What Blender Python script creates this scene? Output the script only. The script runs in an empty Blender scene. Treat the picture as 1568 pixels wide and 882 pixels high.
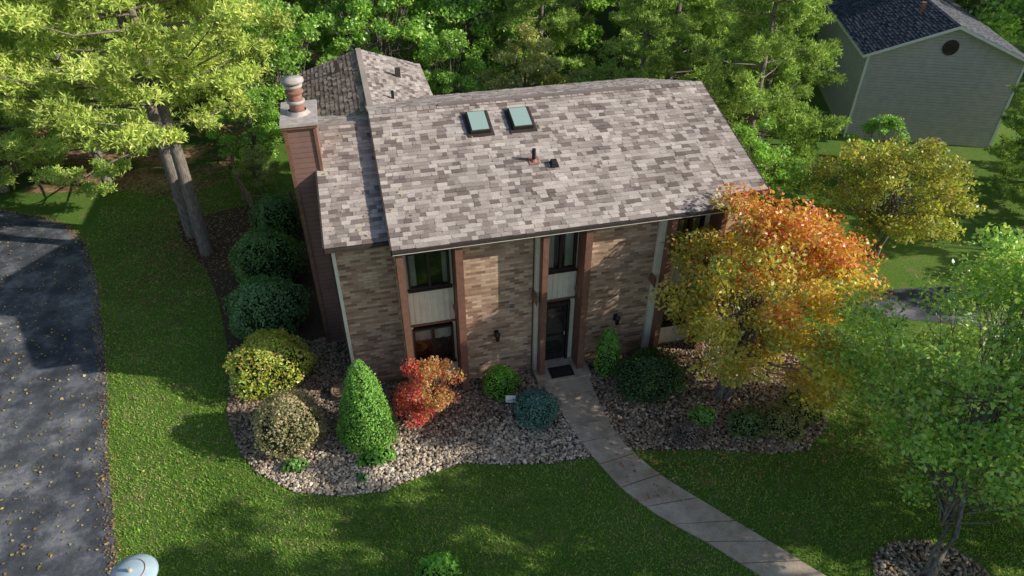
import bpy, math, random
import numpy as np
from mathutils import Vector
rs=np.random.RandomState(7); random.seed(7)
SC=bpy.context.scene
GAIN=1.8
# ---------------------------------------------------------------- materials
def newmat(name):
    m=bpy.data.materials.new(name); m.use_nodes=True
    nt=m.node_tree; nt.nodes.clear()
    o=nt.nodes.new('ShaderNodeOutputMaterial')
    return m,nt,o
def N(nt,t,**k):
    n=nt.nodes.new(t)
    for a,b in k.items(): setattr(n,a,b)
    return n
def ramp(nt,stops,fac=None,interp='LINEAR'):
    r=nt.nodes.new('ShaderNodeValToRGB'); cr=r.color_ramp; cr.interpolation=interp
    while len(cr.elements)<len(stops): cr.elements.new(0.5)
    for e,(p,c) in zip(cr.elements,stops):
        e.position=p; e.color=(c[0],c[1],c[2],1)
    if fac is not None: nt.links.new(fac,r.inputs['Fac'])
    return r
def noise(nt,vec,scale,detail=4,rough=.55):
    n=nt.nodes.new('ShaderNodeTexNoise'); n.inputs['Scale'].default_value=scale
    n.inputs['Detail'].default_value=detail; n.inputs['Roughness'].default_value=rough
    nt.links.new(vec,n.inputs['Vector']); return n
def mixc(nt,a,b,fac,mode='MIX'):
    m=nt.nodes.new('ShaderNodeMix'); m.data_type='RGBA'; m.blend_type=mode
    for s,v in ((6,a),(7,b)):
        if isinstance(v,(tuple,list)): m.inputs[s].default_value=(v[0],v[1],v[2],1)
        else: nt.links.new(v,m.inputs[s])
    if isinstance(fac,(int,float)): m.inputs[0].default_value=fac
    else: nt.links.new(fac,m.inputs[0])
    return m.outputs[2]
def math_(nt,op,a,b=None):
    m=nt.nodes.new('ShaderNodeMath'); m.operation=op
    for i,v in enumerate((a,b)):
        if v is None: continue
        if isinstance(v,(int,float)): m.inputs[i].default_value=v
        else: nt.links.new(v,m.inputs[i])
    return m.outputs[0]
def bsdf(nt,o,col,rough=.8,spec=.3,bump=None,bstr=.3,bdist=.02,metal=0):
    b=nt.nodes.new('ShaderNodeBsdfPrincipled')
    if isinstance(col,(tuple,list)): b.inputs['Base Color'].default_value=(col[0],col[1],col[2],1)
    else: nt.links.new(col,b.inputs['Base Color'])
    b.inputs['Roughness'].default_value=rough
    b.inputs['Specular IOR Level'].default_value=spec
    b.inputs['Metallic'].default_value=metal
    if bump is not None:
        bp=nt.nodes.new('ShaderNodeBump'); bp.inputs['Strength'].default_value=bstr
        bp.inputs['Distance'].default_value=bdist
        nt.links.new(bump,bp.inputs['Height']); nt.links.new(bp.outputs[0],b.inputs['Normal'])
    nt.links.new(b.outputs[0],o.inputs['Surface']); return b
def objco(nt):
    return nt.nodes.new('ShaderNodeTexCoord').outputs['Object']
def plain(name,col,rough=.7,var=.25,scale=6,spec=.3,metal=0):
    m,nt,o=newmat(name); c=objco(nt)
    n=noise(nt,c,scale,5)
    d=tuple(x*(1-var) for x in col); l=tuple(min(1,x*(1+var)) for x in col)
    r=ramp(nt,[(.3,d),(.7,l)],n.outputs['Fac'])
    bsdf(nt,o,r.outputs[0],rough,spec,n.outputs['Fac'],.15,.01,metal); return m
def vcmat(name,rough=.6,spec=.25,nscale=0,namt=.3,big=0):
    m,nt,o=newmat(name)
    a=nt.nodes.new('ShaderNodeAttribute'); a.attribute_name='Col'
    col=a.outputs['Color']; c=objco(nt)
    if nscale:
        n=noise(nt,c,nscale,5)
        r=ramp(nt,[(.3,(1-namt,)*3),(.7,(1+namt,)*3)],n.outputs['Fac'])
        col=mixc(nt,col,r.outputs[0],1.0,'MULTIPLY')
    if big:
        n=noise(nt,c,.7,4); r=ramp(nt,[(.35,(1-big,)*3),(.65,(1+big,)*3)],n.outputs['Fac']); col=mixc(nt,col,r.outputs[0],1.0,'MULTIPLY')
    bsdf(nt,o,col,rough,spec); return m
def leafmat(name,trans,gl=0):
    m,nt,o=newmat(name)
    a=nt.nodes.new('ShaderNodeAttribute'); a.attribute_name='Col'; col=a.outputs['Color']
    d=nt.nodes.new('ShaderNodeBsdfDiffuse'); nt.links.new(col,d.inputs[0])
    t=nt.nodes.new('ShaderNodeBsdfTranslucent')
    cc=mixc(nt,col,(1.25,1.3,.9),1.0,'MULTIPLY'); nt.links.new(cc,t.inputs[0])
    mx=nt.nodes.new('ShaderNodeMixShader'); mx.inputs[0].default_value=trans
    nt.links.new(d.outputs[0],mx.inputs[1]); nt.links.new(t.outputs[0],mx.inputs[2]); out=mx
    if gl:
        g=nt.nodes.new('ShaderNodeBsdfGlossy'); g.inputs['Roughness'].default_value=.4
        m2=nt.nodes.new('ShaderNodeMixShader'); m2.inputs[0].default_value=gl
        nt.links.new(mx.outputs[0],m2.inputs[1]); nt.links.new(g.outputs[0],m2.inputs[2]); out=m2
    nt.links.new(out.outputs[0],o.inputs['Surface']); return m
M={}
M['leaf']=leafmat('leaf',.38,.05)
M['needle']=leafmat('needle',.22)
M['grassblade']=leafmat('grass_blade',.3)
M['stone']=vcmat('stone',.8,.2,9,.35)
M['shingle']=vcmat('shingle',.9,.15,30,.25,.10)
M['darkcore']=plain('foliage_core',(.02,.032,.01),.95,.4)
m,nt,o=newmat('bark'); c=objco(nt)
mp=N(nt,'ShaderNodeMapping'); mp.inputs['Scale'].default_value=(9,9,1.6); nt.links.new(c,mp.inputs[0])
n=noise(nt,mp.outputs[0],2.5,6,.7); r=ramp(nt,[(.3,(.07,.055,.045)),(.7,(.36,.31,.26))],n.outputs['Fac'])
bsdf(nt,o,r.outputs[0],.95,.1,n.outputs['Fac'],.8,.03); M['bark']=m
m,nt,o=newmat('lawn_soil'); c=objco(nt)
n1=noise(nt,c,.25,4); n2=noise(nt,c,14,6,.7); n3=noise(nt,c,1.6,5)
a=ramp(nt,[(.3,(.06,.115,.022)),(.7,(.16,.27,.048))],n2.outputs['Fac'])
b=ramp(nt,[(.35,(.85,.92,.8)),(.65,(1.2,1.1,1.1))],n1.outputs['Fac'])
cc=mixc(nt,a.outputs[0],b.outputs[0],1,'MULTIPLY')
d=ramp(nt,[(.56,(0,0,0)),(.72,(1,1,1))],n3.outputs['Fac'])
cc=mixc(nt,cc,(.26,.20,.10),math_(nt,'MULTIPLY',d.outputs[0],.6))
bsdf(nt,o,cc,.95,.1,n2.outputs['Fac'],.6,.05); M['lawn']=m
m,nt,o=newmat('leaf_litter'); c=objco(nt)
v=N(nt,'ShaderNodeTexVoronoi'); v.inputs['Scale'].default_value=7; nt.links.new(c,v.inputs['Vector'])
n1=noise(nt,c,.35,5); sx=N(nt,'ShaderNodeSeparateXYZ'); nt.links.new(c,sx.inputs[0])
a=ramp(nt,[(0,(.10,.055,.035)),(.5,(.28,.16,.095)),(1,(.46,.30,.17))],v.outputs['Color'])
far=N(nt,'ShaderNodeMapRange'); far.inputs[1].default_value=18; far.inputs[2].default_value=26; nt.links.new(sx.outputs[1],far.inputs[0])
g=ramp(nt,[(.5,(0,0,0)),(.62,(1,1,1))],math_(nt,'ADD',n1.outputs['Fac'],math_(nt,'MULTIPLY',far.outputs[0],.15)))
cc=mixc(nt,a.outputs[0],(.05,.09,.02),g.outputs[0])
bsdf(nt,o,cc,.95,.1,v.outputs['Distance'],.5,.03); M['litter']=m
m,nt,o=newmat('bed_soil'); c=objco(nt); n=noise(nt,c,18,6,.7)
r=ramp(nt,[(.3,(.04,.028,.02)),(.7,(.17,.115,.08))],n.outputs['Fac']); bsdf(nt,o,r.outputs[0],.95,.1,n.outputs['Fac'],.8,.04); M['soil']=m
m,nt,o=newmat('asphalt'); c=objco(nt)
n1=noise(nt,c,1.1,7,.7); n2=noise(nt,c,60,3,.8); n3=noise(nt,c,.22,3)
a=ramp(nt,[(.38,(.05,.053,.06)),(.5,(.085,.09,.10)),(.64,(.20,.20,.21))],n1.outputs['Fac'])
b=ramp(nt,[(.3,(.6,.6,.6)),(.7,(1.5,1.5,1.5))],n2.outputs['Fac'])
cc=mixc(nt,a.outputs[0],b.outputs[0],1,'MULTIPLY')
b3=ramp(nt,[(.4,(.75,.75,.78)),(.6,(1.2,1.18,1.15))],n3.outputs['Fac']); cc=mixc(nt,cc,b3.outputs[0],1,'MULTIPLY')
bsdf(nt,o,cc,.85,.25,n2.outputs['Fac'],.5,.01); M['asphalt']=m
m,nt,o=newmat('concrete'); c=objco(nt)
n1=noise(nt,c,1.3,6,.7); n2=noise(nt,c,40,4,.7)
a=ramp(nt,[(.35,(.38,.29,.205)),(.65,(.64,.53,.41))],n1.outputs['Fac'])
b=ramp(nt,[(.35,(.75,.75,.75)),(.7,(1.15,1.15,1.15))],n2.outputs['Fac'])
bsdf(nt,o,mixc(nt,a.outputs[0],b.outputs[0],1,'MULTIPLY'),.9,.2,n2.outputs['Fac'],.3,.01); M['concrete']=m
m,nt,o=newmat('brick'); c=objco(nt)
sp=N(nt,'ShaderNodeSeparateXYZ'); nt.links.new(c,sp.inputs[0])
cb=N(nt,'ShaderNodeCombineXYZ'); nt.links.new(math_(nt,'ADD',sp.outputs[0],sp.outputs[1]),cb.inputs[0]); nt.links.new(sp.outputs[2],cb.inputs[1])
k=N(nt,'ShaderNodeTexBrick'); k.inputs['Scale'].default_value=1
k.inputs['Brick Width'].default_value=.27; k.inputs['Row Height'].default_value=.088
k.inputs['Mortar Size'].default_value=.007; k.inputs['Mortar Smooth'].default_value=.2
k.inputs['Color1'].default_value=(0,0,0,1); k.inputs['Color2'].default_value=(1,1,1,1); k.inputs['Mortar'].default_value=(.5,.5,.5,1)
nt.links.new(cb.outputs[0],k.inputs['Vector'])
r=ramp(nt,[(0,(.25,.15,.105)),(.3,(.40,.25,.17)),(.6,(.53,.35,.245)),(1,(.68,.49,.36))],k.outputs['Color'])
n=noise(nt,c,2.0,4); nn=ramp(nt,[(.3,(.82,)*3),(.7,(1.12,)*3)],n.outputs['Fac'])
cc=mixc(nt,r.outputs[0],nn.outputs[0],1,'MULTIPLY')
cc=mixc(nt,cc,(.40,.29,.21),k.outputs['Fac'])
inv=math_(nt,'SUBTRACT',1,k.outputs['Fac'])
bsdf(nt,o,cc,.9,.15,inv,.6,.012); M['brick']=m
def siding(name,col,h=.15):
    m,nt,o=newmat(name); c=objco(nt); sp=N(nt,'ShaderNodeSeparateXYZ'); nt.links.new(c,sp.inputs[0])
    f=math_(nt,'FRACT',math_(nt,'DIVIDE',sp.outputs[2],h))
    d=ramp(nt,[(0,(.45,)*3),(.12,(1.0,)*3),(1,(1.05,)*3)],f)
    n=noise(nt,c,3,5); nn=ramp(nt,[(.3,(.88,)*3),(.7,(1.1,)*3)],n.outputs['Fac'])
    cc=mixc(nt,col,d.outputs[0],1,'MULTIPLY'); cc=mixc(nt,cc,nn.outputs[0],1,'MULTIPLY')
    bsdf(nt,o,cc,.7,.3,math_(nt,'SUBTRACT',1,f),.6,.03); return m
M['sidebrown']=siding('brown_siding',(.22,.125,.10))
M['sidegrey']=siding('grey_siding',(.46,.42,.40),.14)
M['post']=plain('brown_paint',(.21,.105,.07),.6,.2)
M['cream']=plain('cream_paint',(.78,.71,.58),.6,.08)
M['trimdark']=plain('dark_bronze',(.04,.028,.022),.5,.2)
M['gutter']=plain('gutter_metal',(.06,.045,.04),.45,.2)
M['metalcap']=plain('cap_metal',(.46,.40,.36),.55,.25)
M['clay']=plain('clay_flue',(.30,.15,.11),.8,.25)
M['black']=plain('black_rubber',(.02,.02,.022),.7,.3)
M['interior']=plain('dark_interior',(.05,.05,.04),.9,.3)
M['curtain']=plain('curtain',(.7,.68,.64),.9,.12,2)
M['underlay']=plain('roof_underlay',(.10,.085,.08),.95,.3,8)
M['white']=plain('white_paint',(.75,.75,.73),.5,.06)
M['wood']=plain('weathered_wood',(.25,.17,.11),.9,.35)
M['paleblue']=plain('pale_blue_enamel',(.42,.53,.58),.35,.1)
M['darkroof']=vcmat('dark_shingle',.9,.15,20,.3)
m,nt,o=newmat('glass'); t=N(nt,'ShaderNodeBsdfTransparent'); t.inputs[0].default_value=(.75,.8,.78,1)
g=N(nt,'ShaderNodeBsdfGlossy'); g.inputs['Roughness'].default_value=.03; fr=N(nt,'ShaderNodeFresnel'); fr.inputs[0].default_value=1.6
mx=N(nt,'ShaderNodeMixShader'); nt.links.new(math_(nt,'ADD',fr.outputs[0],.10),mx.inputs[0]); nt.links.new(t.outputs[0],mx.inputs[1]); nt.links.new(g.outputs[0],mx.inputs[2]); nt.links.new(mx.outputs[0],o.inputs[0]); M['glass']=m
m,nt,o=newmat('skylight_glass'); bsdf(nt,o,(.34,.46,.40),.12,.9); M['skyglass']=m
# ---------------------------------------------------------------- mesh builder
class B:
    def __init__(s): s.V=[];s.F=[];s.Mi=[];s.C=[];s.n=0;s.mats=[]
    def mi(s,k):
        if k not in s.mats: s.mats.append(k)
        return s.mats.index(k)
    def add(s,v,f,mat,col=None,smooth=False):
        v=np.asarray(v,dtype=np.float32).reshape(-1,3); f=np.asarray(f,dtype=np.int64)
        s.V.append(v); s.F.append(f+s.n); s.Mi.append((s.mi(mat),len(f),smooth))
        if col is None: col=np.ones((len(v),3))*.5
        col=np.asarray(col,dtype=np.float32)
        if col.ndim==1: col=np.tile(col,(len(v),1))
        s.C.append(col); s.n+=len(v)
    def box(s,x0,x1,y0,y1,z0,z1,mat,col=None):
        v=[(x0,y0,z0),(x1,y0,z0),(x1,y1,z0),(x0,y1,z0),(x0,y0,z1),(x1,y0,z1),(x1,y1,z1),(x0,y1,z1)]
        f=[(3,2,1,0),(4,5,6,7),(0,1,5,4),(1,2,6,5),(2,3,7,6),(3,0,4,7)]
        s.add(v,f,mat,col)
    def prism(s,poly,axis,a,b,mat,col=None):
        n=len(poly); v=[]
        for t in (a,b):
            for p in poly:
                q=list(p); q.insert(axis,t); v.append(q)
        s.add(v,[[i,(i+1)%n,n+(i+1)%n,n+i] for i in range(n)],mat,col)
        s.add(v,[list(range(n))[::-1],list(range(n,2*n))],mat,col)
    def tube(s,pts,rad,mat='bark',sides=6,col=None,cap=False):
        pts=np.asarray(pts,float); k=len(pts); V=[]
        for i in range(k):
            d=pts[min(i+1,k-1)]-pts[max(i-1,0)]; d=d/(np.linalg.norm(d)+1e-9)
            a=np.array([0,0,1.]) if abs(d[2])<.9 else np.array([1.,0,0])
            u=np.cross(d,a);u/=np.linalg.norm(u);w=np.cross(d,u)
            for j in range(sides):
                t=2*math.pi*j/sides; V.append(pts[i]+rad[i]*(math.cos(t)*u+math.sin(t)*w))
        F=[]
        for i in range(k-1):
            for j in range(sides):
                F.append((i*sides+j,(i+1)*sides+j,(i+1)*sides+(j+1)%sides,i*sides+(j+1)%sides))
        s.add(V,F,mat,col,True)
        if cap:
            s.add(V[-sides:],[list(range(sides))],mat,col); s.add(V[:sides],[list(range(sides))[::-1]],mat,col)
    def mesh(s,name):
        me=bpy.data.meshes.new(name); V=np.concatenate(s.V)
        me.vertices.add(len(V)); me.vertices.foreach_set('co',V.ravel())
        L=np.concatenate([f.ravel() for f in s.F])
        tot=np.concatenate([np.full(len(f),f.shape[1]) for f in s.F])
        st=np.concatenate([[0],np.cumsum(tot)[:-1]])
        me.loops.add(len(L)); me.loops.foreach_set('vertex_index',L.astype(np.int32))
        me.polygons.add(len(tot)); me.polygons.foreach_set('loop_start',st.astype(np.int32))
        me.polygons.foreach_set('material_index',np.concatenate([np.full(n,i) for i,n,_ in s.Mi]).astype(np.int32))
        me.update(calc_edges=True)
        me.polygons.foreach_set('use_smooth',np.concatenate([np.full(n,sm) for i,n,sm in s.Mi]))
        C=np.concatenate(s.C); C=np.concatenate([C,np.ones((len(C),1))],1).astype(np.float32)
        at=me.color_attributes.new('Col','FLOAT_COLOR','POINT'); at.data.foreach_set('color',C.ravel())
        for k in s.mats: me.materials.append(M[k])
        return me
    def obj(s,name,parent=None,loc=None):
        ob=bpy.data.objects.new(name,s.mesh(name)); SC.collection.objects.link(ob)
        if parent: ob.parent=parent
        if loc: ob.location=loc
        return ob
def empty(name,loc=(0,0,0),rz=0):
    e=bpy.data.objects.new(name,None); SC.collection.objects.link(e); e.location=loc; e.rotation_euler[2]=rz; return e
def inst(me,name,loc,rz=0,sc=1):
    ob=bpy.data.objects.new(name,me); SC.collection.objects.link(ob); ob.location=loc; ob.rotation_euler[2]=rz
    ob.scale=sc if isinstance(sc,tuple) else (sc,)*3; return ob
def inpoly(P,poly):
    x,y=P[:,0],P[:,1]; r=np.zeros(len(P),bool); n=len(poly); j=n-1
    for i in range(n):
        xi,yi=poly[i];xj,yj=poly[j]
        c=((yi>y)!=(yj>y))&(x<(xj-xi)*(y-yi)/((yj-yi) or 1e-9)+xi); r^=c; j=i
    return r
def sheet(name,poly,z,mat):
    b=B(); v=[(x,y,z) for x,y in poly]; b.add(v,[list(range(len(v)))],mat); return b.obj(name)
# ---------------------------------------------------------------- foliage
def unit(n,rs):
    v=rs.normal(size=(n,3)); return v/np.linalg.norm(v,axis=1)[:,None]
def leaves(b,P,size,cols,rs,mat='leaf',up=.5,aspect=.62,outward=None):
    n=len(P); nn=unit(n,rs)*1.0; nn[:,2]+=up
    if outward is not None: nn+=outward
    nn/=np.linalg.norm(nn,axis=1)[:,None]
    t=np.cross(nn,unit(n,rs)); t/=np.linalg.norm(t,axis=1)[:,None]+1e-9
    w=np.cross(nn,t); s=(size*rs.uniform(.6,1.35,n))[:,None]
    v=np.stack([P-t*s*.5,P+w*s*aspect*.5-t*s*.05,P+t*s*.5,P-w*s*aspect*.5-t*s*.05],1).reshape(-1,3)
    f=np.arange(4*n).reshape(n,4); b.add(v,f,mat,np.repeat(np.clip(cols*GAIN,0,.78),4,axis=0))
def pal(n,cols,rs,jit=.25):
    c=np.array(cols)[rs.randint(0,len(cols),n)]; return c*rs.uniform(1-jit,1+jit,(n,1))
def decid(h,R,base,n,size,colf,seed,trunk_r=.16,nclump=60,lean=(0,0),clr=.3,stems=1,flat=.62):
    rs=np.random.RandomState(seed); b=B()
    cz=(h+base)/2; rz=(h-base)/2
    cen=[]
    while len(cen)<nclump:
        p=rs.uniform(-1,1,3); d=np.linalg.norm(p)
        if d<1 and d>rs.uniform(.1,.85):
            k=1-.25*max(0,p[2]); cen.append((p[0]*R*k,p[1]*R*k,p[2]*rz))
    cen=np.array(cen)*rs.uniform(.85,1.08,(nclump,1))
    cen[:,0]+=lean[0]; cen[:,1]+=lean[1]; cen[:,2]+=cz
    top=np.array([lean[0]*.8,lean[1]*.8,cz+rz*.5]); fork=np.array([lean[0]*.25,lean[1]*.25,base*.8+.2])
    for st in range(stems):
        o=np.array([rs.uniform(-.15,.15),rs.uniform(-.15,.15),0])*(stems>1)
        tp=top+np.array([rs.uniform(-1,1)*R*.35,rs.uniform(-1,1)*R*.35,0])*(stems>1)
        b.tube([o,o*1.2+fork*.5,fork+o*2,(fork+tp)/2+rs.uniform(-.15,.15,3),tp],np.array([1.35,1,.85,.5,.12])*trunk_r/(stems**.5),'bark',8)
    for c in cen:
        t=rs.uniform(0,.75); s=fork*(1-t)+top*t
        mid=(s*.5+c*.5)+np.array([0,0,-.12*R])+rs.uniform(-.15,.15,3)
        r0=trunk_r*.3*(1-t*.5); b.tube([s,mid,c],[r0,r0*.55,r0*.15],'bark',4)
        for q in range(3):
            e=c+unit(1,rs)[0]*clr*R*.8; b.tube([mid*.4+c*.6,e],[r0*.3,r0*.08],'bark',3)
    w=rs.uniform(.5,1.5,nclump); w/=w.sum(); ids=rs.choice(nclump,n,p=w)
    d=unit(n,rs)*(rs.uniform(0,1,n)**.45)[:,None]*clr*R
    d[:,2]*=flat; rad=rs.uniform(.7,1.25,nclump)[ids]; P=cen[ids]+d*rad[:,None]
    sh=rs.uniform(.75,1.25,nclump)[ids]
    cols=colf(P,rs,ids)*sh[:,None]
    leaves(b,P,size,cols,rs)
    return b
def pine(h,R,base,seed,ncl=150,per=26,cols=((.05,.09,.025),),tl=.2,trunk_r=.17,taper=.75,tw=.02,nq=9,cr=.38,gain=1.6):
    rs=np.random.RandomState(seed); b=B()
    b.tube([(0,0,0),(.05,0,h*.35),(0,.05,h*.7),(0,0,h)],[trunk_r*1.2,trunk_r*.9,trunk_r*.5,.02],'bark',8)
    z=base;lv=[]
    while z<h*.98:
        t=(z-base)/(h-base); L=R*((1-t)**taper)*(0.65+.35*min(1,t*5+.3))
        for j in range(rs.randint(4,7)): lv.append((z+rs.uniform(-.15,.15),rs.uniform(0,6.28),L*rs.uniform(.55,1.2)))
        z+=rs.uniform(.4,.7)*max(.6,(h/10))
    tot=sum(l[2] for l in lv); cen=[];dr=[]
    for z,a,L in lv:
        d=np.array([math.cos(a),math.sin(a),0]); up=rs.uniform(.05,.4); side=np.array([-d[1],d[0],0])
        e=np.array([0,0,z])+d*L+np.array([0,0,L*up]); m_=np.array([0,0,z])+d*L*.5+np.array([0,0,L*up*.15])
        b.tube([(0,0,z),m_,e],[.03+.006*L,.018+.003*L,.008],'bark',4)
        for q in range(max(2,int(round(ncl*L/tot)))):
            s=rs.uniform(.3,1.03)**.7
            p=(np.array([0,0,z])*(1-2*s)+m_*2*s) if s<.5 else (m_*(2-2*s)+e*(2*s-1))
            c=p+side*rs.normal(0,.28)*L*(1.1-s*.75)+np.array([0,0,rs.normal(.08,.1)])
            b.tube([p*.8+m_*.2,c],[.012,.006],'bark',3); cen.append(c); dr.append(d)
    cen=np.array(cen);dr=np.array(dr);k=len(cen)
    rad=cr*rs.uniform(.6,1.3,k); shade=rs.uniform(.72,1.22,k)
    T=cen.repeat(per,0)+unit(k*per,rs)*(rs.uniform(0,1,k*per)**.5*rad.repeat(per))[:,None]*np.array([1,1,.6])
    D=dr.repeat(per,0); n=len(T); c=pal(n,cols,rs,.15)*shade.repeat(per)[:,None]*gain
    T2=np.repeat(T,nq,0); dd=unit(n*nq,rs)+np.repeat(D,nq,0)*.2; dd[:,2]+=.45; dd/=np.linalg.norm(dd,axis=1)[:,None]
    w=np.cross(dd,unit(n*nq,rs)); w/=np.linalg.norm(w,axis=1)[:,None]; l=(tl*rs.uniform(.6,1.2,n*nq))[:,None]
    v=np.stack([T2,T2+dd*l*.6+w*tw,T2+dd*l,T2+dd*l*.6-w*tw],1).reshape(-1,3)
    cc=np.clip(np.repeat(c,nq,0)*rs.uniform(.8,1.2,(n*nq,1)),0,.75); b.add(v,np.arange(4*n*nq).reshape(-1,4),'needle',np.repeat(cc,4,0))
    return b
def icos():
    t=(1+5**.5)/2
    v=np.array([(-1,t,0),(1,t,0),(-1,-t,0),(1,-t,0),(0,-1,t),(0,1,t),(0,-1,-t),(0,1,-t),(t,0,-1),(t,0,1),(-t,0,-1),(-t,0,1)],float)
    v/=np.linalg.norm(v[0])
    f=np.array([(0,11,5),(0,5,1),(0,1,7),(0,7,10),(0,10,11),(1,5,9),(5,11,4),(11,10,2),(10,7,6),(7,1,8),(3,9,4),(3,4,2),(3,2,6),(3,6,8),(3,8,9),(4,9,5),(2,4,11),(6,2,10),(8,6,7),(9,8,1)])
    return v,f
IV,IF=icos()
def shrub(name,x,y,rx,ry,h,n,size,cols,seed,mat='leaf',lump=.16,cone=False,z0=0,up=.2):
    rs=np.random.RandomState(seed); b=B()
    u=np.linspace(0,2*math.pi,17)[:-1]; vv=np.linspace(0,1,9); V=[];F=[]
    ph=rs.uniform(0,6.28,6)
    def lumpf(a,t): return 1+lump*(np.sin(3*a+ph[0]+4*t)*.5+np.sin(5*a+ph[1]-5*t)*.4+np.sin(8*a+ph[2]+9*t)*.3)
    def prof(t):
        if cone: return np.clip(np.minimum(1,(t+.12)*5)*(1-t)**.62*1.02,0.0,1)
        return np.sqrt(np.clip(1-((t-.42)/.58)**2,0,1))
    for t in vv:
        for a in u:
            r=float(prof(float(t)))*.80*float(lumpf(a,t)); V.append((r*rx*math.cos(a),r*ry*math.sin(a),t*h*.87))
    for i in range(8):
        for j in range(16): F.append((i*16+j,i*16+(j+1)%16,(i+1)*16+(j+1)%16,(i+1)*16+j))
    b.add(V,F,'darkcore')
    t=1-rs.uniform(0,1,n)**.6 if cone else np.clip(.42+.58*np.sin((rs.uniform(-.75,1,n))*math.pi/2)*1.0,0,1)
    a=rs.uniform(0,6.283,n); r=prof(t)*lumpf(a,t)*(1-np.abs(rs.normal(0,.11,n)))+rs.normal(0,.03,n)
    P=np.stack([r*rx*np.cos(a),r*ry*np.sin(a),t*h+rs.normal(0,.045,n)],1)
    c=pal(n,cols,rs,.25); k=np.sin(7*a+ph[3]+6*t)*np.sin(9*t+ph[4]+2*a); c=c*(1+.22*k)[:,None]
    out=np.stack([np.cos(a),np.sin(a),(t-.3)*1.5],1)*.9
    leaves(b,P,size,c,rs,mat,up,.6,out)
    for i in range(7):
        aa=rs.uniform(0,6.28); b.tube([(0,0,0),(math.cos(aa)*rx*.4,math.sin(aa)*ry*.4,h*.5)],[.03,.012],'bark',4)
    return b.obj(name,loc=(x,y,z0))
# ---------------------------------------------------------------- camera / light
CAM=bpy.data.cameras.new('camera'); co=bpy.data.objects.new('camera',CAM); SC.collection.objects.link(co); SC.camera=co
CAM.sensor_width=36; CAM.lens=24; CAM.clip_end=1500; CAM.clip_start=.1
co.location=(-.57,-14.48,14.5); co.rotation_euler=(math.radians(90-36.2),0,math.radians(-13.9))
el=math.radians(27); az=math.radians(111)
S=Vector((math.cos(el)*math.sin(az),math.cos(el)*math.cos(az),math.sin(el)))
sl=bpy.data.lights.new('sun','SUN'); sl.energy=5; sl.angle=math.radians(.5); sl.color=(1,.96,.87)
so=bpy.data.objects.new('sun',sl); SC.collection.objects.link(so); so.rotation_euler=S.to_track_quat('Z','Y').to_euler(); so.location=(30,-10,30)
w=bpy.data.worlds.new('World'); SC.world=w; w.use_nodes=True; nt=w.node_tree
sk=nt.nodes.new('ShaderNodeTexSky'); sk.sky_type='NISHITA'; sk.sun_disc=False; sk.sun_elevation=el; sk.sun_rotation=az
nt.links.new(sk.outputs[0],nt.nodes['Background'].inputs[0]); nt.nodes['Background'].inputs[1].default_value=.135
SC.view_settings.view_transform='Standard'; SC.view_settings.look='None'; SC.view_settings.exposure=0
# ---------------------------------------------------------------- ground
b=B(); b.add([(-400,-400,0),(400,-400,0),(400,400,0),(-400,400,0)],[(0,1,2,3)],'lawn'); b.obj('lawn_ground')
drive=[(-6.3,-9),(-7.2,-3.9),(-7.6,-2.3),(-8.2,-.1),(-8.9,3.2),(-9.6,5.9),(-10.4,8.8),(-11.4,11.6),(-12.5,13.4),(-13.9,14.5),(-15.6,15.4),(-22,16.5),(-30,14),(-30,-30),(-5,-30)]
sheet('asphalt_driveway',drive,.008,'asphalt')
bedL=[(-8.2,12.6),(-7.6,10.5),(-6.6,8.6),(-6.0,6.5),(-5.5,4),(-5.3,2.6),(-5.2,.6),(-4.8,-.7),(-4.3,-1.6),(-3.3,-2.5),(-2.2,-2.9),(-1.1,-3),(-.2,-2.8),(.9,-2.6),(2.2,-2.95),(3.4,-3.2),(4.5,-3.25),(4.3,-1.9),(4.3,-.6),(4,.5),(0,.7),(-1.4,1.2),(-1.4,7),(-1.4,13),(-5,13.5)]
bedR=[(5.3,.6),(5.2,-1.5),(5.3,-3.2),(6.5,-3.5),(7.8,-3.8),(9.1,-4.3),(10.2,-4.4),(11.3,-3.7),(12,-2),(12,1),(11,2.5),(10.3,.9),(9,.7)]
bedC=[(9.5,-8.1),(9.8,-7.6),(10.4,-7.4),(11.2,-7.5),(11.9,-8),(12.2,-9),(11.5,-9.8),(10.3,-9.8),(9.5,-9)]
sheet('garden_bed',bedL,.004,'soil'); sheet('garden_bed',bedR,.004,'soil'); sheet('garden_bed',bedC,.004,'soil')
sheet('forest_floor',[(-80,17.2),(-16,17.0),(-10.6,16.0),(-8.5,14.6),(-6.5,16.0),(-6.2,19),(-2,22),(20,24),(60,30),(120,30),(120,140),(-80,140)],.004,'litter')
sheet('neighbour_driveway',[(15.6,.7),(16.6,1.5),(20,1.0),(28,-.8),(50,-4),(50,-8),(26,-3.4),(19,-1.2),(16.2,0)],.010,'asphalt')
Lp=np.array([(3.9,-.32),(4.05,-1.2),(4.15,-1.9),(4.4,-3.1),(4.8,-4.4),(5.4,-5.4),(6.2,-6.3),(7,-7.4),(8,-8.7),(9.6,-10.6),(12,-13)])
Rp=np.array([(5.35,-.32),(5.3,-1.2),(5.3,-2.1),(5.4,-3),(5.9,-4.2),(6.9,-5.6),(7.7,-6.7),(8.3,-7.6),(9.3,-8.8),(10.8,-10.5),(13,-12.6)])
def resamp(P,k):
    i=np.linspace(0,len(P)-1,k)
    q=np.stack([np.interp(i,np.arange(len(P)),P[:,j]) for j in range(2)],1)
    for _ in range(6): q[1:-1]=(q[:-2]+q[2:]+2*q[1:-1])/4
    return q
ns=15; L_=resamp(Lp,ns*4+1); R_=resamp(Rp,ns*4+1); b=B()
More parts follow.
